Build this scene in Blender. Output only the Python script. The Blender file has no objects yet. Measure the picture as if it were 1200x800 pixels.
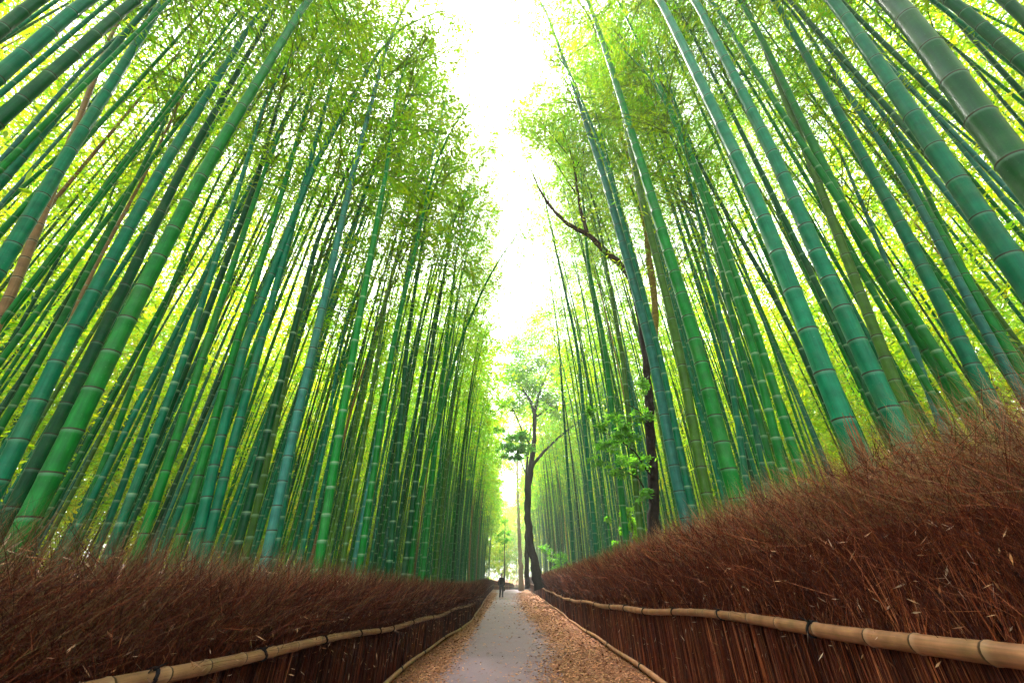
import bpy, math, random
import numpy as np
from mathutils import Vector, Matrix
rng = np.random.default_rng(7)
random.seed(7)
C = bpy.context.scene
col = C.collection
PI = math.pi
# ------------------------------------------------------------------ camera
F = 473.0; H = 1.1
TH = math.atan(282 / 473); ct, st = math.cos(TH), math.sin(TH)
cam = bpy.data.cameras.new('camera'); cam.sensor_width = 36; cam.lens = F / 1200 * 36
cam.clip_start = 0.03; cam.clip_end = 2000
co = bpy.data.objects.new('camera', cam); col.objects.link(co)
co.location = (0, 0, H); co.rotation_euler = (PI / 2 + TH, 0, 0)
C.camera = co
# ------------------------------------------------------------------ world and sun
SUN_EL, SUN_AZ = math.radians(58), math.radians(-20)      # azimuth from +Y towards +X
w = bpy.data.worlds.new('World'); C.world = w; w.use_nodes = True
nt = w.node_tree; nt.nodes.clear()
sky = nt.nodes.new('ShaderNodeTexSky'); sky.sky_type = 'NISHITA'; sky.sun_disc = False
sky.sun_elevation = SUN_EL; sky.sun_rotation = SUN_AZ
sky.air_density = 1.0; sky.dust_density = 3.0
bw = nt.nodes.new('ShaderNodeHueSaturation'); bw.inputs['Saturation'].default_value = 0.32; bw.inputs['Value'].default_value = 1.5
bg = nt.nodes.new('ShaderNodeBackground'); bg.inputs[1].default_value = 0.15
wo = nt.nodes.new('ShaderNodeOutputWorld')
nt.links.new(sky.outputs[0], bw.inputs['Color']); nt.links.new(bw.outputs[0], bg.inputs[0]); nt.links.new(bg.outputs[0], wo.inputs[0])
sl = bpy.data.lights.new('sun', 'SUN'); sl.energy = 4.2; sl.angle = math.radians(6); sl.color = (1, .95, .86)
so = bpy.data.objects.new('sun', sl); col.objects.link(so)
sd = Vector((math.sin(SUN_AZ) * math.cos(SUN_EL), math.cos(SUN_AZ) * math.cos(SUN_EL), math.sin(SUN_EL)))
so.rotation_euler = sd.to_track_quat('Z', 'Y').to_euler()
C.view_settings.view_transform = 'Standard'; C.view_settings.look = 'None'
C.view_settings.exposure = 2.5; C.view_settings.gamma = 1; C.view_settings.use_curve_mapping = False
cy = C.cycles
cy.max_bounces = 9; cy.diffuse_bounces = 4; cy.glossy_bounces = 2; cy.transmission_bounces = 7
cy.transparent_max_bounces = 4; cy.use_denoising = True; cy.use_adaptive_sampling = True; cy.adaptive_threshold = .02

# ------------------------------------------------------------------ helpers
def ray(px, py):
    x = (px - 600) / F; v = (400 - py) / F
    return np.array([x, ct - v * st, st + v * ct])
def proj(P):
    d = np.asarray(P, float) - np.array([0, 0, H])
    t = d[..., 1] * ct + d[..., 2] * st
    v = -d[..., 1] * st + d[..., 2] * ct
    return 600 + F * d[..., 0] / t, 400 - F * v / t, t
def norm(a):
    return a / np.maximum(np.linalg.norm(a, axis=-1, keepdims=True), 1e-9)
def tag(o, label=None, cat=None, group=None, kind=None):
    if label: o['label'] = label
    if cat: o['category'] = cat
    if group: o['group'] = group
    if kind: o['kind'] = kind
    return o
class MB:
    """collects vertices, quads and per-vertex uv / tint, built as one mesh"""
    def __init__(s): s.v = []; s.q = []; s.uv = []; s.c = []; s.n = 0
    def add(s, v, q, uv=None, c=None):
        v = np.asarray(v, np.float32).reshape(-1, 3); q = np.asarray(q, np.int32).reshape(-1, 4)
        s.v.append(v); s.q.append(q + s.n)
        s.uv.append(np.zeros((len(v), 2), np.float32) if uv is None else np.asarray(uv, np.float32))
        if c is None: c = (1, 1, 1)
        c = np.asarray(c, np.float32)
        if c.ndim == 1: c = np.tile(c, (len(v), 1))
        s.c.append(c); s.n += len(v)
    def mesh(s, name, mat, smooth=True):
        v = np.concatenate(s.v); q = np.concatenate(s.q); uv = np.concatenate(s.uv); c = np.concatenate(s.c)
        me = bpy.data.meshes.new(name)
        me.vertices.add(len(v)); me.vertices.foreach_set('co', v.ravel())
        me.loops.add(q.size); me.loops.foreach_set('vertex_index', q.ravel())
        me.polygons.add(len(q)); me.polygons.foreach_set('loop_start', np.arange(len(q), dtype=np.int32) * 4)
        me.polygons.foreach_set('loop_total', np.full(len(q), 4, np.int32))
        if smooth: me.polygons.foreach_set('use_smooth', np.ones(len(q), bool))
        ul = me.uv_layers.new(name='UVMap'); ul.data.foreach_set('uv', uv[q.ravel()].ravel())
        ca = me.color_attributes.new('tint', 'FLOAT_COLOR', 'POINT')
        ca.data.foreach_set('color', np.concatenate([c, np.ones((len(c), 1), np.float32)], 1).ravel())
        me.materials.append(mat); me.update(calc_edges=True)
        return me
    def build(s, name, mat, parent=None, smooth=True):
        o = bpy.data.objects.new(name, s.mesh(name, mat, smooth)); col.objects.link(o)
        if parent: o.parent = parent
        return o
def empty(name, loc=(0, 0, 0)):
    o = bpy.data.objects.new(name, None); o.empty_display_size = .2; col.objects.link(o); o.location = loc
    return o
def tube(mb, P, R, sides=8, vv=None, c=None, cap=True):
    """tube along polyline P with radii R; v coordinate vv per ring"""
    P = np.asarray(P, float); R = np.asarray(R, float); n = len(P)
    if cap:
        P = np.concatenate([P[:1], P, P[-1:]]); R = np.concatenate([[1e-4], R, [1e-4]])
        if vv is not None: vv = np.concatenate([[vv[0]], vv, [vv[-1]]])
        n += 2
    if vv is None: vv = np.arange(n) * 1.0
    T = norm(np.gradient(P, axis=0) + 1e-9 * np.array([0, 0, 1.]))
    if cap: T[0] = T[2]; T[1] = T[2]; T[-1] = T[-3]; T[-2] = T[-3]
    up = np.array([0.03, 1., 0.05]) if abs(T[n // 2][1]) < .8 else np.array([0., .05, 1.])
    A = norm(np.cross(T, up)); B = np.cross(T, A)
    a = np.linspace(0, 2 * PI, sides, endpoint=False)
    V = P[:, None] + R[:, None, None] * (np.cos(a)[None, :, None] * A[:, None] + np.sin(a)[None, :, None] * B[:, None])
    uv = np.stack(np.broadcast_arrays((a / (2 * PI))[None], np.asarray(vv)[:, None]), -1).reshape(-1, 2)
    i = np.arange(n - 1)[:, None] * sides; k = np.arange(sides)[None]; k2 = (k + 1) % sides
    q = np.stack([i + k, i + k2, i + sides + k2, i + sides + k], -1).reshape(-1, 4)
    cc = None
    if c is not None:
        c = np.asarray(c, np.float32)
        cc = c if c.ndim == 1 else np.repeat(c, sides, 0)
    mb.add(V.reshape(-1, 3), q, uv, cc)
def ribbons(mb, P, W, c, roll=None):
    """many thin blades: P (N,K,3) points, W (N,K) widths, c (N,3)"""
    N, K, _ = P.shape
    T = norm(P[:, -1] - P[:, 0])
    r = norm(rng.normal(size=(N, 3))) if roll is None else roll
    S = norm(np.cross(T, r))[:, None]
    V = np.stack([P - S * W[..., None] / 2, P + S * W[..., None] / 2], 2)     # N,K,2,3
    base = (np.arange(N) * K * 2)[:, None] + (np.arange(K - 1) * 2)[None]
    q = np.stack([base, base + 1, base + 3, base + 2], -1).reshape(-1, 4)
    mb.add(V.reshape(-1, 3), q, None, np.repeat(c, K * 2, 0))
def leaves(mb, pos, dirs, L, Wd, c):
    """rhombus leaves"""
    N = len(pos)
    d = norm(dirs); S = norm(np.cross(d, rng.normal(size=(N, 3))))
    L = np.broadcast_to(np.asarray(L, float), (N,))[:, None]; Wd = np.broadcast_to(np.asarray(Wd, float), (N,))[:, None]
    m = pos + d * L * .42
    nrm = np.cross(d, S)
    V = np.stack([pos, m + S * Wd / 2 - nrm * Wd * .12, pos + d * L, m - S * Wd / 2 - nrm * Wd * .12], 1)
    q = np.arange(N * 4).reshape(-1, 4)
    mb.add(V.reshape(-1, 3), q, None, np.repeat(c, 4, 0))

# ------------------------------------------------------------------ materials
def mat(name):
    m = bpy.data.materials.new(name); m.use_nodes = True
    t = m.node_tree; b = t.nodes['Principled BSDF']
    return m, t, b
def N(t, kind, **kw):
    n = t.nodes.new(kind)
    for k, v in kw.items():
        if k.startswith('i_'): n.inputs[k[2:]].default_value = v
        else: setattr(n, k, v)
    return n
def mix(t, fac, a, b, mode='MIX'):
    n = t.nodes.new('ShaderNodeMix'); n.data_type = 'RGBA'; n.blend_type = mode
    for sock, v in ((n.inputs[0], fac), (n.inputs[6], a), (n.inputs[7], b)):
        if hasattr(v, 'is_output'): t.links.new(v, sock)
        else: sock.default_value = v if not isinstance(v, tuple) or len(v) == 4 else (*v, 1)
    return n.outputs[2]
def ramp(t, fac, stops):
    n = t.nodes.new('ShaderNodeValToRGB'); e = n.color_ramp.elements
    while len(e) < len(stops): e.new(.5)
    for k, (p, c_) in enumerate(stops):
        e[k].position = p; e[k].color = c_ if len(c_) == 4 else (*c_, 1)
    t.links.new(fac, n.inputs[0]); return n.outputs[0]
def tint(t):
    return N(t, 'ShaderNodeAttribute', attribute_name='tint').outputs['Color']
def noise(t, scale, detail=4, vec=None, rough=.55):
    n = N(t, 'ShaderNodeTexNoise'); n.inputs['Scale'].default_value = scale; n.inputs['Detail'].default_value = detail
    n.inputs['Roughness'].default_value = rough
    if vec is None: vec = N(t, 'ShaderNodeNewGeometry').outputs['Position']
    t.links.new(vec, n.inputs['Vector']); return n.outputs[0]

def culm_material(name, ring, wax, rough, ringw=.02):
    m, t, b = mat(name)
    uv = N(t, 'ShaderNodeUVMap', uv_map='UVMap')
    sx = N(t, 'ShaderNodeSeparateXYZ'); t.links.new(uv.outputs[0], sx.inputs[0])
    fr = N(t, 'ShaderNodeMath', operation='FRACT'); t.links.new(sx.outputs[1], fr.inputs[0])
    f = fr.outputs[0]
    base = tint(t)
    n1 = noise(t, 9, 6); n2 = noise(t, 60, 3)
    patch = ramp(t, n1, [(.35, (.75, .75, .75)), (.55, (1, 1, 1)), (.72, (1.2, 1.2, 1.2))])
    c = mix(t, 1.0, base, patch, 'MULTIPLY')
    n3 = noise(t, 2.3, 5, None, .7)
    c = mix(t, ramp(t, n3, [(.52, (0, 0, 0)), (.68, (.75, .75, .75))]), c, mix(t, .35, c, (.07, .13, .05)))
    speck = ramp(t, n2, [(.66, (0, 0, 0)), (.74, (1, 1, 1))])
    c = mix(t, N(t, 'ShaderNodeMath', operation='MULTIPLY', i_Value=0).outputs[0] if False else speck, c, mix(t, .18, c, wax))
    # vertical streaks
    mp = N(t, 'ShaderNodeCombineXYZ'); mu = N(t, 'ShaderNodeMath', operation='MULTIPLY'); mu.inputs[1].default_value = 26
    t.links.new(sx.outputs[0], mu.inputs[0]); t.links.new(mu.outputs[0], mp.inputs[0])
    mv = N(t, 'ShaderNodeMath', operation='MULTIPLY'); mv.inputs[1].default_value = .8
    t.links.new(sx.outputs[1], mv.inputs[0]); t.links.new(mv.outputs[0], mp.inputs[1])
    st_ = noise(t, 1.0, 4, mp.outputs[0])
    c = mix(t, 1.0, c, ramp(t, st_, [(.3, (.78, .8, .78)), (.7, (1.2, 1.16, 1.12))]), 'MULTIPLY')
    # waxy bloom just under each node, dark scar line at the node
    bloom = ramp(t, f, [(.0, (0, 0, 0)), (.93, (0, 0, 0)), (.975, (.35, .35, .35)), (1, (.5, .5, .5))])
    c = mix(t, bloom, c, mix(t, .55, c, wax))
    scar = ramp(t, f, [(0, (1, 1, 1)), (ringw, (1, 1, 1)), (ringw * 1.7, (0, 0, 0))])
    c = mix(t, scar, c, ring)
    t.links.new(c, b.inputs['Base Color'])
    b.inputs['Roughness'].default_value = rough
    b.inputs['Specular IOR Level'].default_value = .1
    bp = N(t, 'ShaderNodeBump'); bp.inputs['Strength'].default_value = .12; bp.inputs['Distance'].default_value = .004
    t.links.new(n2, bp.inputs['Height']); t.links.new(bp.outputs[0], b.inputs['Normal'])
    return m
M_culm = culm_material('bamboo_skin', (.035, .025, .012), (.22, .38, .26), .34, .019)
M_culm_mid = culm_material('bamboo_skin_pale_nodes', (.16, .26, .13), (.30, .46, .30), .36, .023)
M_rail = culm_material('dry_bamboo', (.05, .025, .012), (.5, .34, .20), .5, .03)

def leaf_material(name, trans, spec=.3):
    m, t, b = mat(name)
    t.nodes.remove(b)
    out = t.nodes['Material Output']
    d = N(t, 'ShaderNodeBsdfDiffuse'); tr = N(t, 'ShaderNodeBsdfTranslucent'); g = N(t, 'ShaderNodeBsdfGlossy')
    g.inputs['Roughness'].default_value = .45; g.inputs['Color'].default_value = (.5, .5, .5, 1)
    tn = tint(t)
    t.links.new(tn, d.inputs[0])
    t.links.new(mix(t, 1.0, tn, trans, 'MULTIPLY'), tr.inputs[0])
    m1 = N(t, 'ShaderNodeMixShader'); m1.inputs[0].default_value = .55
    t.links.new(d.outputs[0], m1.inputs[1]); t.links.new(tr.outputs[0], m1.inputs[2])
    m2 = N(t, 'ShaderNodeMixShader'); m2.inputs[0].default_value = .05
    t.links.new(m1.outputs[0], m2.inputs[1]); t.links.new(g.outputs[0], m2.inputs[2])
    t.links.new(m2.outputs[0], out.inputs[0])
    return m
M_leaf = leaf_material('bamboo_leaf', (3.35, 3.6, .7))
M_tree_leaf = leaf_material('tree_leaf', (3.2, 3.3, .9))

def simple(name, rough=.85, detail=None, lo=.7, hi=1.25, scale=20, bump=0, bdist=.01):
    m, t, b = mat(name)
    n = noise(t, scale, 6)
    c = mix(t, 1.0, tint(t), ramp(t, n, [(.3, (lo,) * 3), (.7, (hi,) * 3)]), 'MULTIPLY')
    t.links.new(c, b.inputs['Base Color']); b.inputs['Roughness'].default_value = rough; b.inputs['Specular IOR Level'].default_value = .12
    if bump:
        bp = N(t, 'ShaderNodeBump'); bp.inputs['Strength'].default_value = bump; bp.inputs['Distance'].default_value = bdist
        t.links.new(n, bp.inputs['Height']); t.links.new(bp.outputs[0], b.inputs['Normal'])
    return m
M_twig = simple('brush_twig', .7, scale=30)
M_core = simple('brush_core', .95, scale=60, bump=1, bdist=.02)
M_dry = simple('dry_leaf', .6, scale=30)
M_cord = simple('black_cord', .8, scale=200)
M_cloth = simple('cloth', .9, scale=40)
M_bark = simple('bark', .9, lo=.5, hi=1.5, scale=14, bump=.8, bdist=.03)
# ground under the leaf fall
m, t, b = mat('leaf_fall_ground'); M_ground = m
n1 = noise(t, 40, 8); n2 = noise(t, 1.3, 5)
c = mix(t, n2, ramp(t, n1, [(.3, (.05, .018, .009)), (.5, (.18, .075, .034)), (.7, (.34, .17, .08))]), ramp(t, n1, [(.3, (.05, .02, .01)), (.7, (.24, .11, .05))]))
t.links.new(c, b.inputs['Base Color']); b.inputs['Roughness'].default_value = .9; b.inputs['Specular IOR Level'].default_value = .1
bp = N(t, 'ShaderNodeBump'); bp.inputs['Strength'].default_value = .8; bp.inputs['Distance'].default_value = .02
t.links.new(n1, bp.inputs['Height']); t.links.new(bp.outputs[0], b.inputs['Normal'])
# asphalt
m, t, b = mat('worn_asphalt'); M_asph = m
n1 = noise(t, 180, 3); n2 = noise(t, 2.2, 6)
c = ramp(t, n1, [(.3, (.090, .045, .064)), (.5, (.122, .061, .086)), (.72, (.165, .086, .117))])
c = mix(t, 1.0, c, ramp(t, n2, [(.3, (.85, .85, .87)), (.7, (1.1, 1.1, 1.1))]), 'MULTIPLY')
t.links.new(c, b.inputs['Base Color']); b.inputs['Roughness'].default_value = .7
bp = N(t, 'ShaderNodeBump'); bp.inputs['Strength'].default_value = .5; bp.inputs['Distance'].default_value = .004
t.links.new(n1, bp.inputs['Height']); t.links.new(bp.outputs[0], b.inputs['Normal'])

# ------------------------------------------------------------------ layout curves (metres)
def LX(y): return np.interp(y, [-6, 8, 10.7, 15, 22, 30, 45, 84, 120], [-1.55, -1.55, -1.46, -1.32, -1.5, -1.8, -2.3, -3.3, -3.6])
def RX(y): return np.interp(y, [-6, 10, 15, 25, 43, 84, 120], [1.84, 1.86, 1.9, 2.08, 2.3, 2.6, 2.7])
def ground_z(x, y):
    x = np.asarray(x, float); y = np.asarray(y, float)
    dl = LX(y) - .35 - x; dr = x - RX(y) - .35
    z = np.where(dl > 0, .18 * (1 - np.exp(-dl / 1.0)) + np.maximum(dl - 8, 0) * .05, 0)
    z = z + np.where(dr > 0, .75 * (1 - np.exp(-dr / .9)) + np.maximum(dr - 8, 0) * .05, 0)
    z = z + .05 * np.sin(x * 1.3 + y * .7) * np.clip(np.maximum(dl, dr), 0, 1)
    return z + np.clip(y - 88, 0, 60) * .03
# ground sheet
xs = np.concatenate([np.linspace(-150, -14, 20), np.linspace(-13, -4.5, 18), np.linspace(-4.2, 4.2, 60), np.linspace(4.5, 13, 18), np.linspace(14, 150, 20)])
ys = np.concatenate([np.linspace(-60, -6, 10), np.linspace(-5, 100, 120), np.linspace(105, 260, 24)])
X, Y = np.meshgrid(xs, ys); V = np.stack([X, Y, ground_z(X, Y)], -1).reshape(-1, 3)
nx = len(xs); ii = (np.arange(len(ys) - 1)[:, None] * nx + np.arange(nx - 1)[None])
q = np.stack([ii, ii + 1, ii + nx + 1, ii + nx], -1).reshape(-1, 4)
mb = MB(); mb.add(V, q); tag(mb.build('ground', M_ground), 'brown ground under fallen bamboo leaves', kind='structure')
# asphalt path with ragged edges
def AL(y): return np.interp(y, [-6, 6, 8, 12, 21, 43, 86], [-1.0, -1.05, -1.1, -1.12, -1.3, -1.75, -2.6])
def AR(y): return np.interp(y, [-6, 5, 6.4, 9.6, 13.5, 21, 38, 86], [.7, .62, .58, .98, 1.02, .9, .95, 1.5])
yy = np.concatenate([np.arange(-6, 14, .08), np.arange(14, 86, .4)]); n = len(yy)
def wob(y, k): return .10 * np.sin(y * 1.7 + k) + .05 * np.sin(y * 4.3 + 2 * k) + .035 * np.sin(y * 11 + k) + rng.normal(0, .02, len(y))
L_, R_ = AL(yy) + wob(yy, 1), AR(yy) + wob(yy, 4)
V = []; 
for fx in np.linspace(0, 1, 7): V.append(np.stack([L_ + (R_ - L_) * fx, yy, np.full(n, .004)], -1))
V = np.stack(V, 1).reshape(-1, 3); ii = np.arange(n - 1)[:, None] * 7 + np.arange(6)[None]
mb = MB(); mb.add(V, np.stack([ii, ii + 1, ii + 8, ii + 7], -1).reshape(-1, 4)); tag(mb.build('path', M_asph), 'grey asphalt path running straight through the grove', kind='structure')
# leaf litter
K = 130000
y = np.exp(rng.uniform(math.log(3.0), math.log(60), K)) - 1.5
side = rng.random(K) < .45
l, r, al, ar = LX(y), RX(y), AL(y), AR(y)
u = np.where(rng.random(K) < .8, rng.random(K), 1 + rng.exponential(.16, K))
x = np.where(side, l - .1 + (al + .12 - l) * u, r + .1 - (r - ar + .12) * u)
sc = rng.random(K) < .015
x = np.where(sc, l + (r - l) * rng.random(K), x)
a = rng.uniform(0, 2 * PI, K); d = np.stack([np.cos(a), np.sin(a), rng.normal(0, .18, K)], -1)
pal = np.array([(.38, .145, .055), (.26, .085, .035), (.46, .22, .10), (.18, .055, .022), (.42, .165, .06)])
cc = pal[rng.integers(0, 5, K)] * rng.uniform(.7, 1.2, (K, 1))
mb = MB(); s_ = np.clip(y * .012, .045, .3) / .045
P = np.stack([x, y, rng.uniform(.008, .03, K)], -1)
W = rng.uniform(.006, .011, K) * s_; Lh = rng.uniform(.02, .055, K) * np.sqrt(s_)
S = np.stack([-np.sin(a), np.cos(a), rng.normal(0, .25, K)], -1)
m_ = P + d * Lh[:, None] * .5
V = np.stack([P, m_ + S * W[:, None] / 2, P + d * Lh[:, None], m_ - S * W[:, None] / 2], 1)
mb.add(V.reshape(-1, 3), np.arange(K * 4).reshape(-1, 4), None, np.repeat(cc, 4, 0))
tag(mb.build('leaf_litter', M_dry), 'dry orange brown bamboo leaves fallen along both path edges', 'leaf litter', kind='stuff')

# ------------------------------------------------------------------ brush fences
TW = np.array([(.09, .020, .009), (.15, .034, .013), (.045, .011, .006), (.24, .065, .022), (.11, .028, .016), (.36, .14, .06)])
def brush_fence(name, label, sgn, FX, topz, railz, ends, n_main, ties, low_ties, rail_r, pal, rub, ymin=-4):
    root = empty(name, (float(FX(3.0)), 3.0, 0)); tag(root, label, 'fence', 'brush fences along the path')
    off = -np.array(root.location)
    def fin(mb, nm, m, parent=root, smooth=True):
        for k in range(len(mb.v)): mb.v[k] = mb.v[k] + off.astype(np.float32)
        return mb.build(nm, m, parent, smooth)
    y0, y1 = ymin, ends
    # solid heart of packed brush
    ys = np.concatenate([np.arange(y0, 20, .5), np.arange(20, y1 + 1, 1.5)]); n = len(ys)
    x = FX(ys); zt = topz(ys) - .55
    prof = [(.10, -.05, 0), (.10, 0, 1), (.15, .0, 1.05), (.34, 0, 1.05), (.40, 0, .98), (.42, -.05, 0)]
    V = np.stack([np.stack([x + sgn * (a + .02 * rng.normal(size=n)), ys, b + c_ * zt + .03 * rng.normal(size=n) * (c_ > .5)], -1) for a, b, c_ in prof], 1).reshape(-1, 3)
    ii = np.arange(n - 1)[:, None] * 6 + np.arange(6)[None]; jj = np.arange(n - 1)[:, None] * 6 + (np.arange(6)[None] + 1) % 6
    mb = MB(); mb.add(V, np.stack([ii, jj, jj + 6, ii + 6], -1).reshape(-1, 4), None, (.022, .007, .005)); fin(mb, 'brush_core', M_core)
    # standing twigs
    mb = MB()
    K = n_main
    y = np.exp(rng.uniform(math.log(1.3), math.log(y1 + 2.4), K)) - 2.2
    y[: K // 14] = rng.uniform(y0, 1, K // 14)
    tuft = np.clip(np.abs(y) * .012, .075, .5)
    yq = np.round(y / tuft) * tuft; th = np.sin(yq * 91.7 + sgn) * 43758.5; th = th - np.floor(th); tg = np.sin(yq * 37.3 + 2) * 1371.3; tg = (tg - np.floor(tg)) - .5
    y = yq + tuft * .3 * tg + rng.normal(0, .22, K) * tuft
    dep = rng.uniform(0, .42, K) ** 1.2 * 1.15; zt = topz(y)
    clump = .13 * np.sin(y * 5.1) * np.sin(y * 1.9 + 1) + .07 * np.sin(y * 17)
    hz = zt + clump * .5 + (th - .5) * .22 + rng.normal(-.27, .12, K) - dep * .25 - .15 * (dep < .05)
    hz = np.maximum(hz, .5)
    x = FX(y) + sgn * (dep)
    lean = rng.normal(0, .04, K) + tg * .10; zr = railz(y)
    P0 = np.stack([x, y, np.full(K, -.03)], -1)
    P1 = np.stack([x + sgn * rng.normal(.0, .018, K), y + lean * .5, zr * 1.0], -1)
    sp = rng.normal(0, .11, K) + tg * .35; out = (th - .35) * .14 + np.abs(rng.normal(0, .10, K)) * np.where(rng.random(K) < .3, -1, 1)
    P2 = np.stack([P1[:, 0] + sgn * out * .6, P1[:, 1] + lean + sp * .4, zr + (hz - zr) * .6], -1)
    P3 = np.stack([P2[:, 0] + sgn * out * .9, P2[:, 1] + lean + sp, hz], -1)
    w0 = np.clip(np.abs(y) * .0010, .0022, .03) * rng.uniform(.6, 1.5, K)
    W = np.stack([w0, w0, w0 * .7, w0 * .15], -1)
    cc = pal[rng.integers(0, len(pal), K)] * rng.uniform(.5, 1.4, (K, 1)) * (.6 + .9 * th[:, None])
    ribbons(mb, np.stack([P0, P1, P2, P3], 1), W, cc, norm(np.stack([np.full(K, 1.0), rng.normal(0, .8, K), rng.normal(0, .2, K)], -1)))
    # tangled side twigs in the upper half
    K = int(n_main * .38)
    y = np.exp(rng.uniform(math.log(1.3), math.log(50), K)) - 2.2
    zr = railz(y); zt = topz(y)
    h = zr + .0 + (zt - zr - .12) * np.clip(rng.beta(2.2, 1.3, K), 0, 1)
    x = FX(y) + sgn * rng.uniform(-.09, .42, K)
    dv = norm(np.stack([sgn * rng.normal(-.1, .45, K), rng.normal(0, .6, K), np.abs(rng.normal(.55, .45, K))], -1)) * rng.uniform(.08, .36, (K, 1))
    P0 = np.stack([x, y, h], -1); P1 = P0 + dv * .5 + rng.normal(0, .012, (K, 3)); P2 = P0 + dv
    w0 = np.clip(np.abs(y) * .0009, .0014, .012) * rng.uniform(.7, 1.4, K)
    cc = pal[rng.integers(0, len(pal), K)] * rng.uniform(.7, 1.5, (K, 1))
    ribbons(mb, np.stack([P0, P1, P2], 1), np.stack([w0, w0 * .8, w0 * .2], -1), cc)
    # pale straw ends standing out of the top
    K = int(n_main * .22)
    y = np.exp(rng.uniform(math.log(1.5), math.log(30), K)) - 2.2
    P0 = np.stack([FX(y) + sgn * rng.uniform(.05, .55, K), y, topz(y) - .40], -1)
    dv = norm(np.stack([rng.normal(0, .35, K), rng.normal(0, .5, K), np.abs(rng.normal(.9, .3, K))], -1)) * rng.uniform(.2, .6, (K, 1))
    w0 = np.clip(np.abs(y) * .001, .002, .012)
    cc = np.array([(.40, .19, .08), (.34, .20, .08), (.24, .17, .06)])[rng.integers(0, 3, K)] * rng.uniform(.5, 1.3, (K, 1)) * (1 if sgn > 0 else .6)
    ribbons(mb, np.stack([P0, P0 + dv * .5 + rng.normal(0, .02, (K, 3)), P0 + dv], 1), np.stack([w0, w0 * .7, w0 * .2], -1), cc)
    tw = fin(mb, 'brush', M_twig, smooth=False)
    # caught dead leaves
    K = 6000
    y = np.exp(rng.uniform(math.log(1.5), math.log(30), K)) - 2.0
    zt = topz(y); P = np.stack([FX(y) + sgn * rng.uniform(-.10, .30, K), y, zt * np.clip(rng.beta(2.4, 1.4, K), .1, .97)], -1)
    up = P[:, 2] > zt * .75; P[up, 0] += sgn * .12
    d = norm(rng.normal(0, 1, (K, 3)))
    mb = MB(); s_ = np.clip(np.abs(y) / 6, .8, 3)
    leaves(mb, P, d, rng.uniform(.025, .08, K) * s_ ** .4, rng.uniform(.004, .011, K) * s_ ** .6, np.array([(.50, .26, .13), (.40, .16, .06), (.58, .38, .24)])[rng.integers(0, 3, K)] * rng.uniform(.5, 1.2, (K, 1)))
    dl = fin(mb, 'dead_leaves', M_dry, smooth=False); dl['kind'] = 'stuff'
    # bamboo rails with nodes
    def rail(nm, zf, r, tie_ys, phase):
        ys = np.concatenate([np.arange(y0, 6, .12), np.arange(6, 20, .3), np.arange(20, y1 + 1, 1.2)])
        n = len(ys); wz = .012 * np.sin(ys * 1.7 + phase) + .02 * np.sin(ys * .6 + phase)
        P = np.stack([FX(ys) - sgn * (.012 + r), ys, zf(ys) + wz], -1)
        # node positions every .34 m
        s = np.concatenate([[0], np.cumsum(np.linalg.norm(np.diff(P, axis=0), axis=1))])
        nodes = np.cumsum(np.concatenate([[0.1], rng.uniform(.26, .42, int(s[-1] / .30))])); nodes = nodes[nodes < s[-1] - .1]
        ss, rr, vv = [], [], []
        for k, sn in enumerate(nodes):
            for ds, f, v in ((-.02, 1.0, -.05), (-.004, 1.09, -.012), (.004, 1.09, .012), (.018, .985, .05)):
                ss.append(sn + ds); rr.append(r * f); vv.append(k + 1 + v)
            ss.append(sn + .14); rr.append(r * .97); vv.append(k + 1.5)
        PP = np.stack([np.interp(ss, s, P[:, k]) for k in range(3)], -1)
        taper = 1 + .1 * np.sin(PP[:, 1] * .9 + phase)
        o = MB(); tube(o, PP, np.array(rr) * taper, 14, np.array(vv), rub); ro = fin(o, nm, M_rail)
        for ty in tie_ys:
            cpt = np.array([FX(ty) - sgn * (.012 + r), ty, float(zf(ty)) + .012 * math.sin(ty * 1.7 + phase) + .02 * math.sin(ty * .6 + phase)])
            rt = r * (1 + .1 * math.sin(ty * .9 + phase)) * 1.12
            k = MB(); a = np.linspace(0, 2 * PI * 2, 40)
            slant = .02 * random.choice((-1, 1))
            Q = cpt + np.stack([rt * np.cos(a), np.linspace(-.008, .008, 40) + slant * np.sin(a), rt * np.sin(a)], -1)
            tube(k, Q, np.full(40, .0048 + .0003 * abs(ty)), 5, None, (.012, .010, .010))
            for e in (-1, 1):        # cord ends of the knot
                b0 = cpt + np.array([-sgn * rt * .5, .004 * e, rt * .85])
                Q = np.array([b0, b0 + [-sgn * .006, .02 * e, .012], b0 + [-sgn * .012, .045 * e, .008 + .01 * e]])
                tube(k, Q, [.0048, .004, .003], 5, None, (.012, .010, .010))
            fin(k, 'binding', M_cord, ro)
        return ro
    rail('top_rail', railz, rail_r, ties, .3)
    rail('bottom_rail', lambda y: np.interp(y, [0, 100], [.07, .07]), rail_r * .86, low_ties, 2.0)
    return root
railR = lambda y: np.interp(y, [-4, 3.6, 5.3, 8.9, 14, 21, 35, 60, 85], [.88, .85, .83, .72, .62, .62, .76, .95, 1.1])
railL = lambda y: np.interp(y, [-4, 2, 5, 10, 16, 26, 50, 85], [.78, .75, .66, .53, .49, .56, .66, .8])
topR = lambda y: np.interp(y, [-4, 1.9, 5, 10, 22, 45, 85], [1.80, 1.76, 1.66, 1.55, 1.56, 1.72, 1.9])
topL = lambda y: np.interp(y, [-4, 1.5, 3, 5, 9.7, 20, 38, 85], [1.26, 1.24, 1.2, 1.15, 1.04, .98, 1.3, 1.6])
palR = TW * np.array([.80, .62, .54]); palL = TW * np.array([.42, .31, .27])
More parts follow.
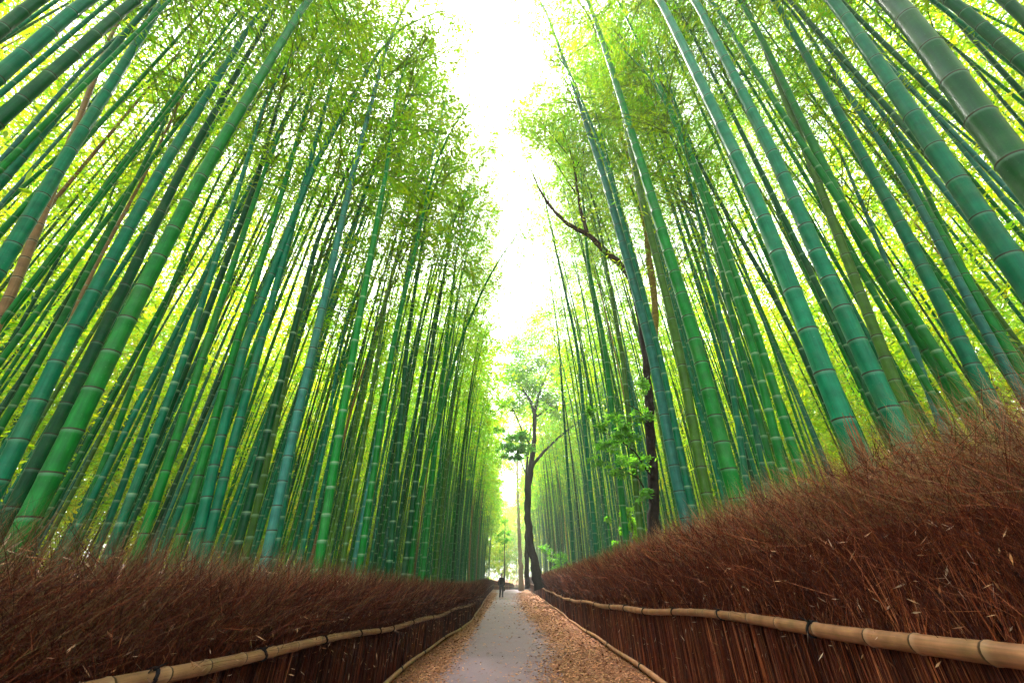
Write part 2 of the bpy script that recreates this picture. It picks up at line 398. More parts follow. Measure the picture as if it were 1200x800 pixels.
brush_fence('brush_fence', 'taller reddish brush fence right of the path, with tangled twigs along its top', 1, RX, topR, railR, 84, 150000,
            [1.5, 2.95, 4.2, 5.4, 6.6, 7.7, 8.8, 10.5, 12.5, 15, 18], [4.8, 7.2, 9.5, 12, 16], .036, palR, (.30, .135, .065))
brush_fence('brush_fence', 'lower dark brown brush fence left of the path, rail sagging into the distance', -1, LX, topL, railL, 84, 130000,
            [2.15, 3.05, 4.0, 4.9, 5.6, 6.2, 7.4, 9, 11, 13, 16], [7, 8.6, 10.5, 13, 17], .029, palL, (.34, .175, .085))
# cross fence that closes the far end of the path
root = empty('low_brush_fence', (-1.2, 86, 0)); tag(root, 'low brown brush fence across the far end of the path, behind the person', 'fence')
mb = MB(); K = 5000
x = rng.uniform(-4.2, .2, K); P0 = np.stack([x + 1.2, rng.uniform(-.2, .2, K), np.zeros(K)], -1); P1 = P0 + np.stack([rng.normal(0, .08, K), rng.normal(0, .1, K), rng.uniform(.9, 1.5, K) - .12 * (x + 4.2)], -1)
ribbons(mb, np.stack([P0, P1], 1), np.full((K, 2), .04), TW[rng.integers(0, 6, K)] * 1.2, norm(np.stack([rng.normal(0, .3, K), np.ones(K), np.zeros(K)], -1))); mb.build('brush', M_twig, root, False)
mb = MB(); tube(mb, [(-3, -.25, .6), (0, -.25, .56), (1.4, -.25, .5)], [.05, .05, .05], 8, [0, 8, 12], (.5, .3, .18)); mb.build('rail', M_rail, root)
mb = MB(); tube(mb, [(-.3, 85.4, .14), (.8, 85.2, .16), (2.2, 85.3, .14)], [.13, .14, .12], 8, None, (.05, .03, .02)); tag(mb.build('fallen_log', M_bark), 'dark log lying across the far end of the path', 'log')

# ------------------------------------------------------------------ bamboo
TEAL, GREEN, DARK, OLIVE, TAN, BLUE = (.004, .125, .055), (.006, .145, .018), (.003, .06, .016), (.05, .13, .015), (.24, .14, .06), (.025, .14, .10)
def resample(P, s):
    P = np.asarray(P, float); d = np.concatenate([[0], np.cumsum(np.linalg.norm(np.diff(P, axis=0), axis=1))])
    return np.stack([np.interp(s, d, P[:, k]) for k in range(P.shape[1])], -1), d[-1]
def smooth_line(P, n=160, it=40):
    Q, L = resample(P, np.linspace(0, 1e9, 2)); d = np.concatenate([[0], np.cumsum(np.linalg.norm(np.diff(P, axis=0), axis=1))])
    Q, _ = resample(P, np.linspace(0, d[-1], n))
    for _ in range(it): Q[1:-1] = (Q[:-2] + 2 * Q[1:-1] + Q[2:]) / 4
    return Q
def culm_mesh(mb, P, D, tintc, sides, detail=True, tip=.12):
    d = np.concatenate([[0], np.cumsum(np.linalg.norm(np.diff(P, axis=0), axis=1))]); L = d[-1]
    s = 0.0; k = 0; ss, rr, vv = [0.0], [D / 2 * 1.08], [.3]
    rad = lambda s: D / 2 * (1 - (1 - tip) * (s / L) ** 2.0) * (1.08 - .08 * min(1, s / 1.5))
    seg0 = random.uniform(.17, .25) * (D / .11) ** .3
    while True:
        seg = seg0 * (1 + 1.0 * min(1, s / 5.0)) * (1 - .25 * max(0, s / L - .6)) * (1 if detail else 1.1)
        s += seg * random.uniform(.94, 1.06)
        if s > L - .15: break
        k += 1; r = rad(s)
        if detail:
            f = min(.35, .012 / seg)
            for ds, m_, v in ((-.030, 1.0, -.08), (-.010, 1.035, -.022), (0, 1.02, 0.0), (.007, 1.075, .016), (.016, 1.03, .04), (.032, .985, .09)):
                ss.append(s + ds); rr.append(r * m_); vv.append(k + v)
        else:
            ss.append(s); rr.append(r * 1.03); vv.append(float(k))
    ss.append(L); rr.append(rad(L) * .5); vv.append(k + .9)
    Q = np.stack([np.interp(ss, d, P[:, a]) for a in range(3)], -1)
    tube(mb, Q, rr, sides, np.array(vv), tintc)
# crown prototypes: unit scale in metres, axis +z from 0 to Lc
def crown_proto(Lc, rad, nb, per, leafL, leafW, seed, big=False, twigs=True):
    r = np.random.default_rng(seed); ml = MB(); mt = MB(); cnt = 0
    P, Dv, Cc = [], [], []
    for k in range(nb):
        z = Lc * (k + r.random()) / nb; f = z / Lc
        R = rad * (.45 + .75 * math.sin(min(1, f * 1.15 + .12) * PI) ** .8) * r.uniform(.6, 1.15)
        a = r.uniform(0, 2 * PI)
        o = np.array([math.cos(a), math.sin(a), 0.])
        up = r.uniform(.3, .9)
        tip = o * R + np.array([0, 0, R * up]); mid = o * R * .5 + np.array([0, 0, R * up * .75]); base = np.array([0, 0, z])
        tt = np.linspace(0, 1, 5)[:, None]
        br = base + 2 * tt * (1 - tt) * mid + tt ** 2 * (tip - np.array([0, 0, R * .25]))
        if twigs: tube(mt, br, np.linspace(.010, .003, 5) * (1.6 if big else 1), 3, None, (.16, .20, .06), cap=False)
        tone = np.array([(.10, .195, .008), (.135, .205, .008), (.065, .165, .010), (.17, .205, .009)])[r.integers(0, 4)] * r.uniform(.75, 1.25)
        m_ = per
        t_ = r.beta(2.2, 1.3, m_); idx = t_ * 4; i0 = np.minimum(idx.astype(int), 3); fr = (idx - i0)[:, None]
        pos = br[i0] * (1 - fr) + br[i0 + 1] * fr
        # leaf sprays: groups sharing an offset
        g = r.normal(0, .20 * R + .06, (max(3, m_ // 9), 3)) * [1, 1, .55]
        gi = r.integers(0, len(g), m_)
        t_g = r.beta(2.2, 1.2, len(g)); ig = t_g * 4; j0 = np.minimum(ig.astype(int), 3); fg = (ig - j0)[:, None]
        gp = br[j0] * (1 - fg) + br[j0 + 1] * fg + g
        pos = np.where((r.random(m_) < .85)[:, None], gp[gi] + r.normal(0, .075, (m_, 3)), pos)
        dv = norm(o + r.normal(0, .75, (m_, 3)) + np.array([0, 0, -.45]))
        P.append(pos); Dv.append(dv); Cc.append(tone * r.uniform(.8, 1.2, (m_, 1)))
    P = np.concatenate(P); Dv = np.concatenate(Dv); Cc = np.concatenate(Cc)
    return P, Dv, Cc, mt
CL = 8.0
PROTO = []
for k in range(7):
    P, Dv, Cc, mt = crown_proto(CL, [1.15, 1.4, 1.0, 1.5, 1.25, 1.35, 1.1][k], 46, 52, .15, .03, 100 + k)
    ml = MB(); leaves(ml, P, Dv, rng.uniform(.08, .15, len(P)), rng.uniform(.015, .026, len(P)), Cc)
    for v_, q_, u_, c_ in zip(mt.v, mt.q, mt.uv, mt.c): ml.add(v_, q_ - q_.min(), u_, c_ * .5)
    PROTO.append(ml.mesh('foliage', M_leaf, False))
def crown_frame(Pc, f0):
    """location, rotation and length of the crown that rides on culm polyline Pc from fraction f0 to the tip"""
    n = len(Pc); i = int(f0 * (n - 1)); a = Pc[i]; b = Pc[-1]
    return a, b - a
def put_crown(root, Pl, f0, k, fat=1.0):
    a, d = crown_frame(Pl, f0); L = np.linalg.norm(d)
    q_ = Vector(d).to_track_quat('Z', 'Y') @ Matrix.Rotation(random.uniform(0, 2 * PI), 3, 'Z').to_quaternion()
    for me in (PROTO[k % len(PROTO)],):
        o = bpy.data.objects.new('foliage', me); col.objects.link(o); o.parent = root
        o.location = Vector(a) - root.location; o.rotation_mode = 'QUATERNION'; o.rotation_quaternion = q_
        s = L / CL; o.scale = (fat, fat, s)
def put_bamboo(Pl, D, tintc, sides, label, f0, k, group, fat=1.0, crown=True, detail=True, tip=.12, m=None):
    root = empty('bamboo', tuple(float(v) for v in Pl[0]))
    tag(root, label, 'bamboo', group)
    mb = MB(); culm_mesh(mb, Pl - Pl[0], D, tintc, sides, detail, tip); mb.build('culm', m or M_culm, root)
    if crown: put_crown(root, Pl, f0, k, fat)
    return root
# digitised culms: (image points bottom->top, width px at first point, diameter, colour, top 'o'pen or 'e'nded, label)
D_ = [
 ([(0, 36), (42, 0)], 24, .12, DARK, 'o', 'thick dark bamboo culm cutting off the top left corner of the photo'),
 ([(0, 88), (100, 0)], 26, .12, TEAL, 'o', 'thick dark teal bamboo culm second in from the top left corner'),
 ([(0, 140), (80, 69), (157, 0)], 24, .11, DARK, 'o', 'dark green bamboo culm crossing the top left, just below the dark teal culm'),
 ([(5, 209), (92, 104), (180, 0)], 17, .10, TEAL, 'o', 'teal bamboo culm in the upper left with a thinner one hugging its left side'),
 ([(0, 190), (105, 70)], 9, .06, BLUE, 'o', 'thin grey teal bamboo culm hugging the teal culm in the upper left'),
 ([(0, 315), (59, 214), (192, 0)], 25, .125, TEAL, 'o', 'broad dark teal bamboo culm running in front of the brown dead culm'),
 ([(3, 370), (52, 247), (110, 94), (132, 36)], 17, .10, TAN, 'o', 'brown dead bamboo culm behind the broad dark teal one at far left'),
 ([(7, 550), (73, 410), (188, 200), (300, 20)], 27, .12, TEAL, 'o', 'left one of the three thick parallel bamboo culms at left, speckled teal'),
 ([(45, 540), (115, 400), (212, 200), (328, 0)], 20, .105, DARK, 'o', 'narrower dark middle one of the three thick parallel bamboo culms at left'),
 ([(52, 575), (136, 400), (239, 200), (360, 0)], 31, .12, GREEN, 'o', 'right one of the three thick parallel bamboo culms, bright ringed and green'),
 ([(50, 417), (160, 210), (253, 19)], 10, .07, GREEN, 'e', 'slim green bamboo culm just left of the three thick parallel culms'),
 ([(60, 430), (105, 324), (170, 205), (215, 110)], 8, .06, TAN, 'e', 'slim tan bamboo culm pressed against the left of three thick culms'),
 ([(217, 417), (286, 200), (310, 120)], 10, .07, TEAL, 'e', 'slim teal bamboo culm leaning beside a dark green one in the left grove'),
 ([(150, 596), (226, 410), (300, 214), (360, 8)], 13, .09, DARK, 'o', 'dark green medium bamboo culm with pale thin rings, left of the twin teal culms'),
 ([(175, 610), (250, 380), (310, 200), (335, 140)], 14, .09, GREEN, 'e', 'green medium bamboo culm right beside the dark pale ringed one'),
 ([(210, 638), (275, 410), (338, 200), (382, 50)], 14, .09, GREEN, 'e', 'leaf green bamboo culm immediately left of the twin teal culms'),
 ([(230, 640), (250, 547), (288, 400), (365, 200), (442, 63), (470, 33), (514, 12)], 16, .10, TEAL, 'e', 'teal bamboo culm arching over toward the sky gap at its tip'),
 ([(243, 640), (262, 560), (306, 400), (355, 220), (415, 3)], 14, .09, TEAL, 'o', 'teal twin bamboo culm standing just right of the arching one'),
 ([(310, 665), (337, 533), (369, 400), (412, 208), (453, 55), (476, 3)], 14, .095, BLUE, 'o', 'pale blue green bamboo culm with closely spaced rings, left middle'),
 ([(325, 640), (350, 480), (382, 354), (437, 200), (492, 93)], 9, .08, TEAL, 'e', 'bluish bamboo culm bending right behind the closely ringed pale one'),
 ([(373, 666), (383, 596), (415, 405), (453, 200), (464, 110)], 13, .09, GREEN, 'e', 'solitary upright green bamboo culm halfway between the twins and the path'),
 ([(421, 666), (460, 405), (508, 200)], 9, .08, GREEN, 'e', 'slender green bamboo culm right of the solitary upright one'),
 ([(456, 665), (477, 400), (500, 250)], 8, .08, DARK, 'e', 'dark slender bamboo culm left of the ladder ringed pair near the path'),
 ([(474, 668), (507, 400), (530, 266)], 8, .08, DARK, 'e', 'left one of the ladder ringed dark pair nearest the path on the left'),
 ([(495, 676), (523, 400), (536, 290)], 7, .08, GREEN, 'e', 'right one of the ladder ringed pair nearest the path on the left'),
 ([(484, 640), (491, 575), (539, 400), (570, 330)], 6, .07, GREEN, 'e', 'thin bamboo culm leaning over toward the path across its upright neighbours'),
 ([(282, 627), (341, 400), (372, 280)], 12, .09, DARK, 'e', 'very dark bamboo culm between the twin teal culms and the closely ringed one'),
 ([(288, 652), (330, 466), (350, 370)], 10, .08, OLIVE, 'e', 'olive bamboo culm touching the closely ringed pale one on its left'),
 ([(91, 624), (175, 400), (234, 255), (260, 200)], 11, .085, GREEN, 'e', 'green bamboo culm just right of the three thick parallel ones'),
 ([(3, 417), (96, 255), (140, 190)], 7, .06, DARK, 'e', 'thin dark bamboo culm right of the brown dead one'),
 ([(22, 417), (115, 266), (154, 170)], 6, .06, GREEN, 'e', 'thin green bamboo culm second to the right of the brown dead one'),
 ([(41, 417), (150, 225)], 6, .06, DARK, 'e', 'thin dark bamboo culm third to the right of the brown dead one'),
 ([(128, 610), (196, 430), (250, 300)], 10, .085, TEAL, 'e', 'teal bamboo culm between the three thick ones and the dark pale ringed one'),
 ([(400, 668), (432, 480), (455, 340)], 7, .075, OLIVE, 'e', 'olive slender bamboo culm just right of the solitary upright one'),
 ([(350, 664), (380, 520), (402, 390)], 7, .075, TEAL, 'e', 'thin teal bamboo culm between the closely ringed and the solitary one'),
 # right side
 ([(1175, 176), (1114, 88), (1048, 0)], 48, .15, (.002, .05, .007), 'o', 'thickest glossy green bamboo culm leaning across the top right'),  # tint lowered: the corner's vignette darkening is put into this culm's colour
 ([(1180, 300), (1125, 217), (977, 0)], 36, .145, TEAL, 'o', 'thick blue green bamboo culm just left of the thickest one'),
 ([(1160, 470), (1075, 300), (1043, 240), (908, 0)], 24, .125, TEAL, 'o', 'teal bamboo culm third in from the thickest one on the right'),
 ([(1150, 380), (1065, 217), (993, 110), (930, 14)], 14, .09, BLUE, 'o', 'pale bluish bamboo culm crossing between two thick teal ones at right'),
 ([(1120, 300), (1076, 204), (950, 0)], 9, .08, GREEN, 'o', 'slim bright green bamboo culm crossing behind the teal culms at upper right'),
 ([(1161, 215), (1018, 41)], 9, .08, BLUE, 'o', 'pale thin bamboo culm between the two thickest ones at right'),
 ([(1062, 482), (991, 300), (960, 217), (900, 66), (872, 0)], 17, .10, OLIVE, 'o', 'greyish olive bamboo culm between the leaf green one and the broad speckled one'),
 ([(1010, 545), (994, 511), (913, 300), (872, 202), (774, 0)], 30, .13, TEAL, 'o', 'broad grey teal bamboo culm rising directly behind the broken stump'),
 ([(1049, 495), (958, 300), (920, 209), (815, 0)], 28, .13, TEAL, 'o', 'broad speckled blue green bamboo culm just right of the broken stump'),
 ([(1000, 260), (905, 115), (834, 0)], 11, .08, GREEN, 'o', 'bright green slim bamboo culm crossing behind the broad speckled one'),
 ([(1111, 446), (1017, 300), (985, 235), (900, 60), (868, 0)], 19, .11, GREEN, 'o', 'leaf green bamboo culm right of the greyish olive one'),
 ([(868, 600), (858, 568), (818, 410), (757, 210), (713, 69), (689, 0)], 21, .125, GREEN, 'o', 'bright green smooth bamboo culm, the broadest of those just right of the dark tree'),
 ([(812, 640), (802, 610), (764, 408), (708, 208), (675, 110), (639, 11)], 16, .105, BLUE, 'o', 'pale blue grey bamboo culm curving up in front of the dark tree'),
 ([(812, 600), (774, 417), (713, 200), (694, 148), (670, 90)], 9, .08, TEAL, 'e', 'slender teal bamboo culm rising directly behind the pale blue grey one'),
 ([(836, 615), (830, 596), (795, 405), (744, 200), (726, 110), (712, 60)], 14, .10, OLIVE, 'o', 'olive green bamboo culm between the pale blue grey and bright smooth ones'),
 ([(940, 560), (893, 409), (820, 205), (790, 137), (724, 0)], 13, .095, GREEN, 'o', 'leaf green bamboo culm, right one of the closely paired pair right of centre'),
 ([(925, 580), (884, 410), (818, 214), (780, 120)], 13, .09, GREEN, 'e', 'leaf green bamboo culm, left one of the closely paired pair right of centre'),
 ([(860, 380), (823, 217), (757, 17)], 7, .07, GREEN, 'o', 'thin green bamboo culm seen above the bright smooth one'),
 ([(1000, 540), (920, 370), (823, 200), (790, 120)], 9, .075, DARK, 'e', 'dark thin bamboo culm crossing behind the broad grey teal one'),
 ([(700, 660), (677, 407), (642, 250), (635, 215)], 8, .08, TEAL, 'e', 'slender teal bamboo culm left of the shrub, bowing toward the sky gap'),
 ([(735, 640), (709, 405), (689, 310), (679, 180)], 9, .085, GREEN, 'e', 'slender green bamboo culm standing behind the leafy green shrub'),
 ([(880, 600), (851, 405), (812, 222)], 9, .08, TEAL, 'e', 'slim teal bamboo culm first to the right of the bright smooth one'),
 ([(905, 600), (863, 400), (830, 260)], 8, .075, TEAL, 'e', 'slim teal bamboo culm second to the right of the bright smooth one'),
 ([(1192, 430), (1127, 320), (1040, 165)], 20, .12, GREEN, 'e', 'green bamboo culm rising from the brush at the right edge of the photo'),
 ([(1090, 465), (1036, 300), (985, 180)], 11, .09, BLUE, 'e', 'bluish slim bamboo culm between the olive and leaf green ones at right'),
 ([(1200, 74), (1115, 0)], 24, .12, DARK, 'o', 'very dark bamboo culm in the top right, beyond the thickest one'),
 ([(1200, 112), (1098, 0)], 11, .08, DARK, 'o', 'slim dark bamboo culm between the thickest one and the very dark one'),
 ([(1200, 22), (1180, 0)], 22, .12, DARK, 'o', 'dark bamboo culm cutting off the top right corner of the photo'),
 ([(1200, 148), (1128, 63)], 7, .06, DARK, 'o', 'thin bamboo culm low behind the thickest one in the top right'),
 ([(960, 350), (898, 217), (799, 11)], 7, .07, GREEN, 'o', 'thin green bamboo culm between the broad grey teal and the broad speckled one'),
 ([(752, 640), (730, 420), (712, 320), (700, 250)], 8, .08, OLIVE, 'e', 'olive slim bamboo culm just left of the dark tree trunk'),
 ([(673, 665), (655, 400), (640, 290)], 6, .075, TEAL, 'e', 'thin teal bamboo culm halfway from the dark leaning tree to the shrub'),
]
placed = []
def ratios(px, py):
    d = ray(px, py); return d[0] / d[1], d[2] / d[1]
def bendtip(P, dirx, amt):
    return P
GR = 'bamboo culms beside the path'
for n_, (pts, wpx, D, colr, top, lab) in enumerate(D_):
    rz = [ratios(*p) for p in pts]
    # distance from the apparent width at the first point
    a0 = np.array([rz[0][0], 1.0, rz[0][1]]); a1 = np.array([rz[1][0], 1.0, rz[1][1]])
    sd_ = np.cross(norm(a0), norm(a1 - a0)); sd_ = norm(sd_)
    pa = proj(a0 + sd_ * .05 + [0, 0, H]); pb = proj(a0 - sd_ * .05 + [0, 0, H])
    w1 = math.hypot(pa[0] - pb[0], pa[1] - pb[1]) / .1      # px per metre of diameter at Y = 1
    Y0 = w1 * D / wpx
    xb = rz[0][0]
    lim = (RX(Y0) + .32) if xb > 0 else (LX(Y0) - .32)
    if xb * Y0 * np.sign(xb) < abs(lim): 
        Yn = abs(lim / xb); D = D * min(Yn / Y0, 1.45); Y0 = Yn
    XZ = [(r[0] * Y0, r[1] * Y0 + H) for r in rz]
    P = [np.array([x, Y0, z]) for x, z in XZ]
    # down to the ground
    sl_ = (P[1] - P[0]) / max(.1, (P[1] - P[0])[2]); gx = P[0][0] - sl_[0] * .6 * (P[0][2] - .2)
    gz = float(ground_z(gx, Y0)); base = np.array([gx, Y0, gz - .05])
    if P[0][2] - gz > .15: P = [base] + P
    # up to the tip
    z = P[-1][2]; Ht = max(z + 3.0, random.uniform(15, 18.5)) if top == 'o' else z + (random.uniform(1.5, 4.0) if lab.find('arching') < 0 else .05)
    sl_ = (P[-1] - P[-2]) / max(.1, (P[-1] - P[-2])[2]); sx_ = np.clip(sl_[0], -.6, .6)
    inward = -np.sign(xb)
    if 'arching' not in lab:
        dz = Ht - z
        P += [P[-1] + np.array([sx_ * dz * .5 + inward * .05 * dz, .02 * dz, dz * .5]), P[-1] + np.array([sx_ * dz + inward * .16 * dz, .06 * dz, dz])]
    else: P += [P[-1] + np.array([.6, 0, -.1])]
    P = smooth_line(np.array(P), 160, 30 if 'arching' not in lab else 12)
    sides = 28 if wpx > 18 else (18 if wpx > 9 else 12)
    cc = np.array(colr) * random.uniform(.85, 1.15)
    Htot = P[-1][2]
    put_bamboo(P, D, cc, sides, lab, (min(.84, max(.5, (z + .4) / Htot)) if top == 'o' else .62), n_, GR, random.uniform(1.0, 1.4), tip=.12 if top == 'o' else .2, m=M_culm if wpx > 13 else M_culm_mid)
    placed.append((P[0][0], Y0, xb))
# random culms of the grove
cand = []
def try_place(x, y): return True
pts = []
for sgn in (-1, 1):
    for _ in range(9000):
        y = rng.uniform(-8, 92)
        e = (LX(y) - .75) if sgn < 0 else (RX(y) + .8)
        dep = rng.exponential(6) if rng.random() < .66 else rng.uniform(11, 29)
        x = e + sgn * dep
        if abs(x) > 31 or (0 < x < 4.6 and 18 < y < 31): continue
        pts.append((x, y))
for _ in range(700):
    pts.append((rng.uniform(-20, 20), rng.uniform(90, 112)))
random.shuffle(pts)
grid = {}
for p in [(a, b) for a, b, _ in placed]: grid.setdefault((int(p[0] // 1), int(p[1] // 1)), []).append(p)
sel = []
for x, y in pts:
    dist = math.hypot(x, y)
    if y > -1 and dist < (5.2 if (x / max(y, .1) > .85 or x / max(y, .1) < -1.5) else 7.0): continue
    if abs(x) < 4.6 and y < 2: continue
    mind = (.42 if (x < 0 and y > 8) else .50) + .008 * dist + .05 * max(0, min(abs(x), 14) - 6) + (.8 if y > 90 else 0) + (.9 if y < 0 else 0)
    kx, ky = int(x // 1), int(y // 1); ok = True
    for a in (-2, -1, 0, 1, 2):
        for b_ in (-2, -1, 0, 1, 2):
            for q_ in grid.get((kx + a, ky + b_), ()):
                if (q_[0] - x) ** 2 + (q_[1] - y) ** 2 < mind * mind: ok = False
    if ok: grid.setdefault((kx, ky), []).append((x, y)); sel.append((x, y))
def visible(x, y):
    if y < .5: return False
    px, py, tt = proj(np.array([x, y, 3.0])); return -80 < px < 1280
def hidden_rank(p):
    x, y = p; e = (LX(y) if x < 0 else RX(y)); return math.hypot(x, y) + .35 * abs(x - e)
vis = sorted([p for p in sel if visible(*p)], key=hidden_rank)
NI = 225
ind, rest = vis[:NI], vis[NI:] + [p for p in sel if not visible(*p)]
print('bamboo candidates', len(sel), 'individual', len(ind), 'rest', len(rest), 'far limit', hidden_rank(ind[-1]))
def random_culm(x, y, n=60):
    gz = float(ground_z(x, y)) - .05
    Ht = rng.uniform(13, 18) if (y > 15 or y < 1) else rng.uniform(16.5, 20.5); inward = -np.sign(x)
    edge = max(0, 1 - (abs(x) - 2) / 5)
    bow = rng.uniform(.2, 1.5) + edge * ((rng.uniform(.3, 1.8) if y < 14 else rng.uniform(0, 1)) if x < 0 else rng.uniform(.2, 2.0) if y < 14 else rng.uniform(0, 1.3)); lean = rng.normal(.002, .013)
    t_ = np.linspace(0, 1, n); near_ = math.hypot(x, y) < 9; by = rng.normal(0, .12 if near_ else .6); bow = bow * (.3 if near_ else 1); lean = lean * (.4 if near_ else 1)
    X_ = x + inward * (lean * Ht * t_ + bow * t_ ** 2.6); Y_ = y + by * t_ ** 2 + rng.normal(0, .004 if near_ else .015) * Ht * t_
    return np.stack([X_, Y_, gz + Ht * t_], -1)
PALC = [(TEAL, 'teal', .30), (GREEN, 'green', .32), (DARK, 'dark green', .08), (OLIVE, 'olive', .12), (BLUE, 'pale blue', .09), (TAN, 'tan', .03)]
pw = np.array([p[2] for p in PALC]); pw /= pw.sum()
LM = {-1: [(-2.4, 'the left edge'), (-1.02, 'the three thick parallel culms'), (-.66, 'the twin teal culms'), (-.53, 'the closely ringed pale culm'), (-.42, 'the solitary upright culm'), (-.26, 'the ladder ringed pair')],
      1: [(.04, 'the dark leaning tree by the path'), (.20, 'the leafy shrub'), (.32, 'the dark tree trunk'), (.52, 'the bright smooth culm'), (.80, 'the broken stump'), (1.3, 'the thickest culm')]}
items = []
for i, (x, y) in enumerate(ind):
    Pl = random_culm(x, y); ci = int(rng.choice(6, p=pw)); ci = (ci + 1) % 3 if (ci == 5 and math.hypot(x, y) < 12) else ci; D = rng.uniform(.048, .088)
    s = -1 if x < 0 else 1; rt = x / y
    lm = [b for a, b in LM[s] if rt >= a]; lm = lm[-1] if lm else LM[s][0][1]
    row = 'front row' if abs(x - (LX(y) if x < 0 else RX(y))) < 1.9 else ('mid grove' if abs(x) < 9 else 'deep in the grove')
    th_ = 'slender' if D < .062 else ('medium' if D < .076 else 'stout')
    items.append((rt, Pl, ci, D, lm, row, th_))
items.sort(key=lambda a: a[0])
ORD = ['first', 'second', 'third', 'fourth', 'fifth', 'sixth', 'seventh', 'eighth', 'ninth', 'tenth', 'eleventh', 'twelfth']
cntr = {}
for i, (rt, Pl, ci, D, lm, row, th_) in enumerate(items):
    key = (ci, lm, row, th_); k = cntr.get(key, 0); cntr[key] = k + 1
    lab = '%s %s %s culm right of %s, %s' % (ORD[min(k, 11)], th_, PALC[ci][1], lm, row)
    cc = np.array(PALC[ci][0]) * rng.uniform(.8, 1.25)
    dist = math.hypot(Pl[0][0], Pl[0][1])
    put_bamboo(Pl, D, cc, 12 if dist < 14 else 8, lab, rng.uniform(.54, .68), i, GR, rng.uniform(.9, 1.35), detail=dist < 22, m=M_culm_mid)
# the rest of the grove: too many to tell apart
mb = MB(); mlv = MB(); mbr = MB()
FARP = []
for k in range(6):
    P, Dv, Cc, mt = crown_proto(CL, 1.5, 34, 30, .2, .04, 300 + k, True)
    FARP.append((P, Dv, Cc))
EDGEP = [crown_proto(CL, 1.5, 36, 44, .2, .04, 400 + k, True)[:3] for k in range(6)]
nleaf = 0
for i, (x, y) in enumerate(rest):
    Pl = random_culm(x, y, 14); ci = int(rng.choice(6, p=pw)); D = rng.uniform(.055, .095)
    cc = np.array(PALC[ci][0]) * rng.uniform(.8, 1.25)
    d = np.concatenate([[0], np.cumsum(np.linalg.norm(np.diff(Pl, axis=0), axis=1))])
    R = D / 2 * (1 - .85 * (d / d[-1]) ** 1.35)
    tube(mb, Pl, R, 6, d / .30 + .5, cc, cap=False)
    P, Dv, Cc = (FARP if abs(x) <= 11 and y <= 88 else EDGEP)[i % 6]
    edge_ = abs(x) > 11 or y > 88
    f0 = rng.uniform(.02, .3) if edge_ else rng.uniform(.52, .68)
    a, dd = crown_frame(Pl, f0); L = np.linalg.norm(dd); zax = dd / L
    xa = norm(np.cross([math.sin(i), math.cos(i), .1], zax)); ya = np.cross(zax, xa)
    Mx = np.stack([xa, ya, zax], 0); sc_ = np.array([2.0, 2.0, L / CL] if edge_ else [1.1, 1.1, L / CL])
    keep = rng.random(len(P)) < (1.0 if edge_ else .45)
    pos = (P[keep] * sc_) @ Mx + a; dv = Dv[keep] @ Mx; n = keep.sum(); nleaf += n
    s = .85 + min(1.2, math.hypot(x, y) / 60)
    leaves(mlv, pos, dv, rng.uniform(.17, .28, n) * s, rng.uniform(.04, .06, n) * s, Cc[keep] * rng.uniform(.85, 1.2) * (np.array([1.5, 1.15, .8]) if edge_ else 1))
print('far leaves', nleaf)
o = mb.build('bamboo_thicket', M_culm_mid); tag(o, 'dense mass of distant bamboo culms and foliage filling the grove behind', 'bamboo', kind='stuff')
lo = mlv.build('foliage', M_leaf, o, False); lo['kind'] = 'stuff'

# ------------------------------------------------------------------ trees, shrubs, undergrowth
def cloud(mb, centres, n, L, W, tones, spread=.5, seed=1):
    r = np.random.default_rng(seed)
    rm = np.mean([c_[3] for c_ in centres]); n0 = n
    for (cx, cy_, cz, rad) in centres:
        n = int(n0 * min(2.2, (rad / rm) ** 2)); k = max(6, int(n / 26)); g = norm(r.normal(size=(k, 3))) * (r.random((k, 1)) ** .5) * rad * [1, 1, .75]
        gi = r.integers(0, k, n); pos = np.array([cx, cy_, cz]) + g[gi] + r.normal(0, rad * .15, (n, 3)) * [1, 1, .6]
        tone = np.array(tones)[r.integers(0, len(tones), k)][gi] * r.uniform(.75, 1.25, (n, 1))
        leaves(mb, pos, norm(r.normal(size=(n, 3)) * [1, 1, .6] + [0, 0, -.2]), r.uniform(.7, 1.2, n) * L, r.uniform(.8, 1.2, n) * W, tone)
def pt(px, py, Yv): d = ray(px, py); k = Yv / d[1]; return np.array([d[0] * k, Yv, H + d[2] * k])
def limb(name, ptsR, Yv, colr, parent, rootloc, sides=10):
    P = np.array([pt(a, b, Yv + (r_[3] if len(r_) > 3 else 0)) for r_ in ptsR for a, b in [(r_[0], r_[1])]]); R = np.array([r_[2] for r_ in ptsR])
    n = 40; d = np.concatenate([[0], np.cumsum(np.linalg.norm(np.diff(P, axis=0), axis=1))]); s = np.linspace(0, d[-1], n)
    Q = np.stack([np.interp(s, d, P[:, k]) for k in range(3)], -1); RR = np.interp(s, d, R)
    for _ in range(3): Q[1:-1] = (Q[:-2] + 2 * Q[1:-1] + Q[2:]) / 4
    Q[1:-1] += rng.normal(0, 1, (n - 2, 3)) * RR[1:-1, None] * .12
    RR = RR * (1 + .08 * rng.normal(size=n))
    mb = MB(); tube(mb, Q - rootloc, RR, sides, None, colr); return mb.build(name, M_bark, parent)
BK = (.022, .016, .012); MOSS = (.20, .15, .03)
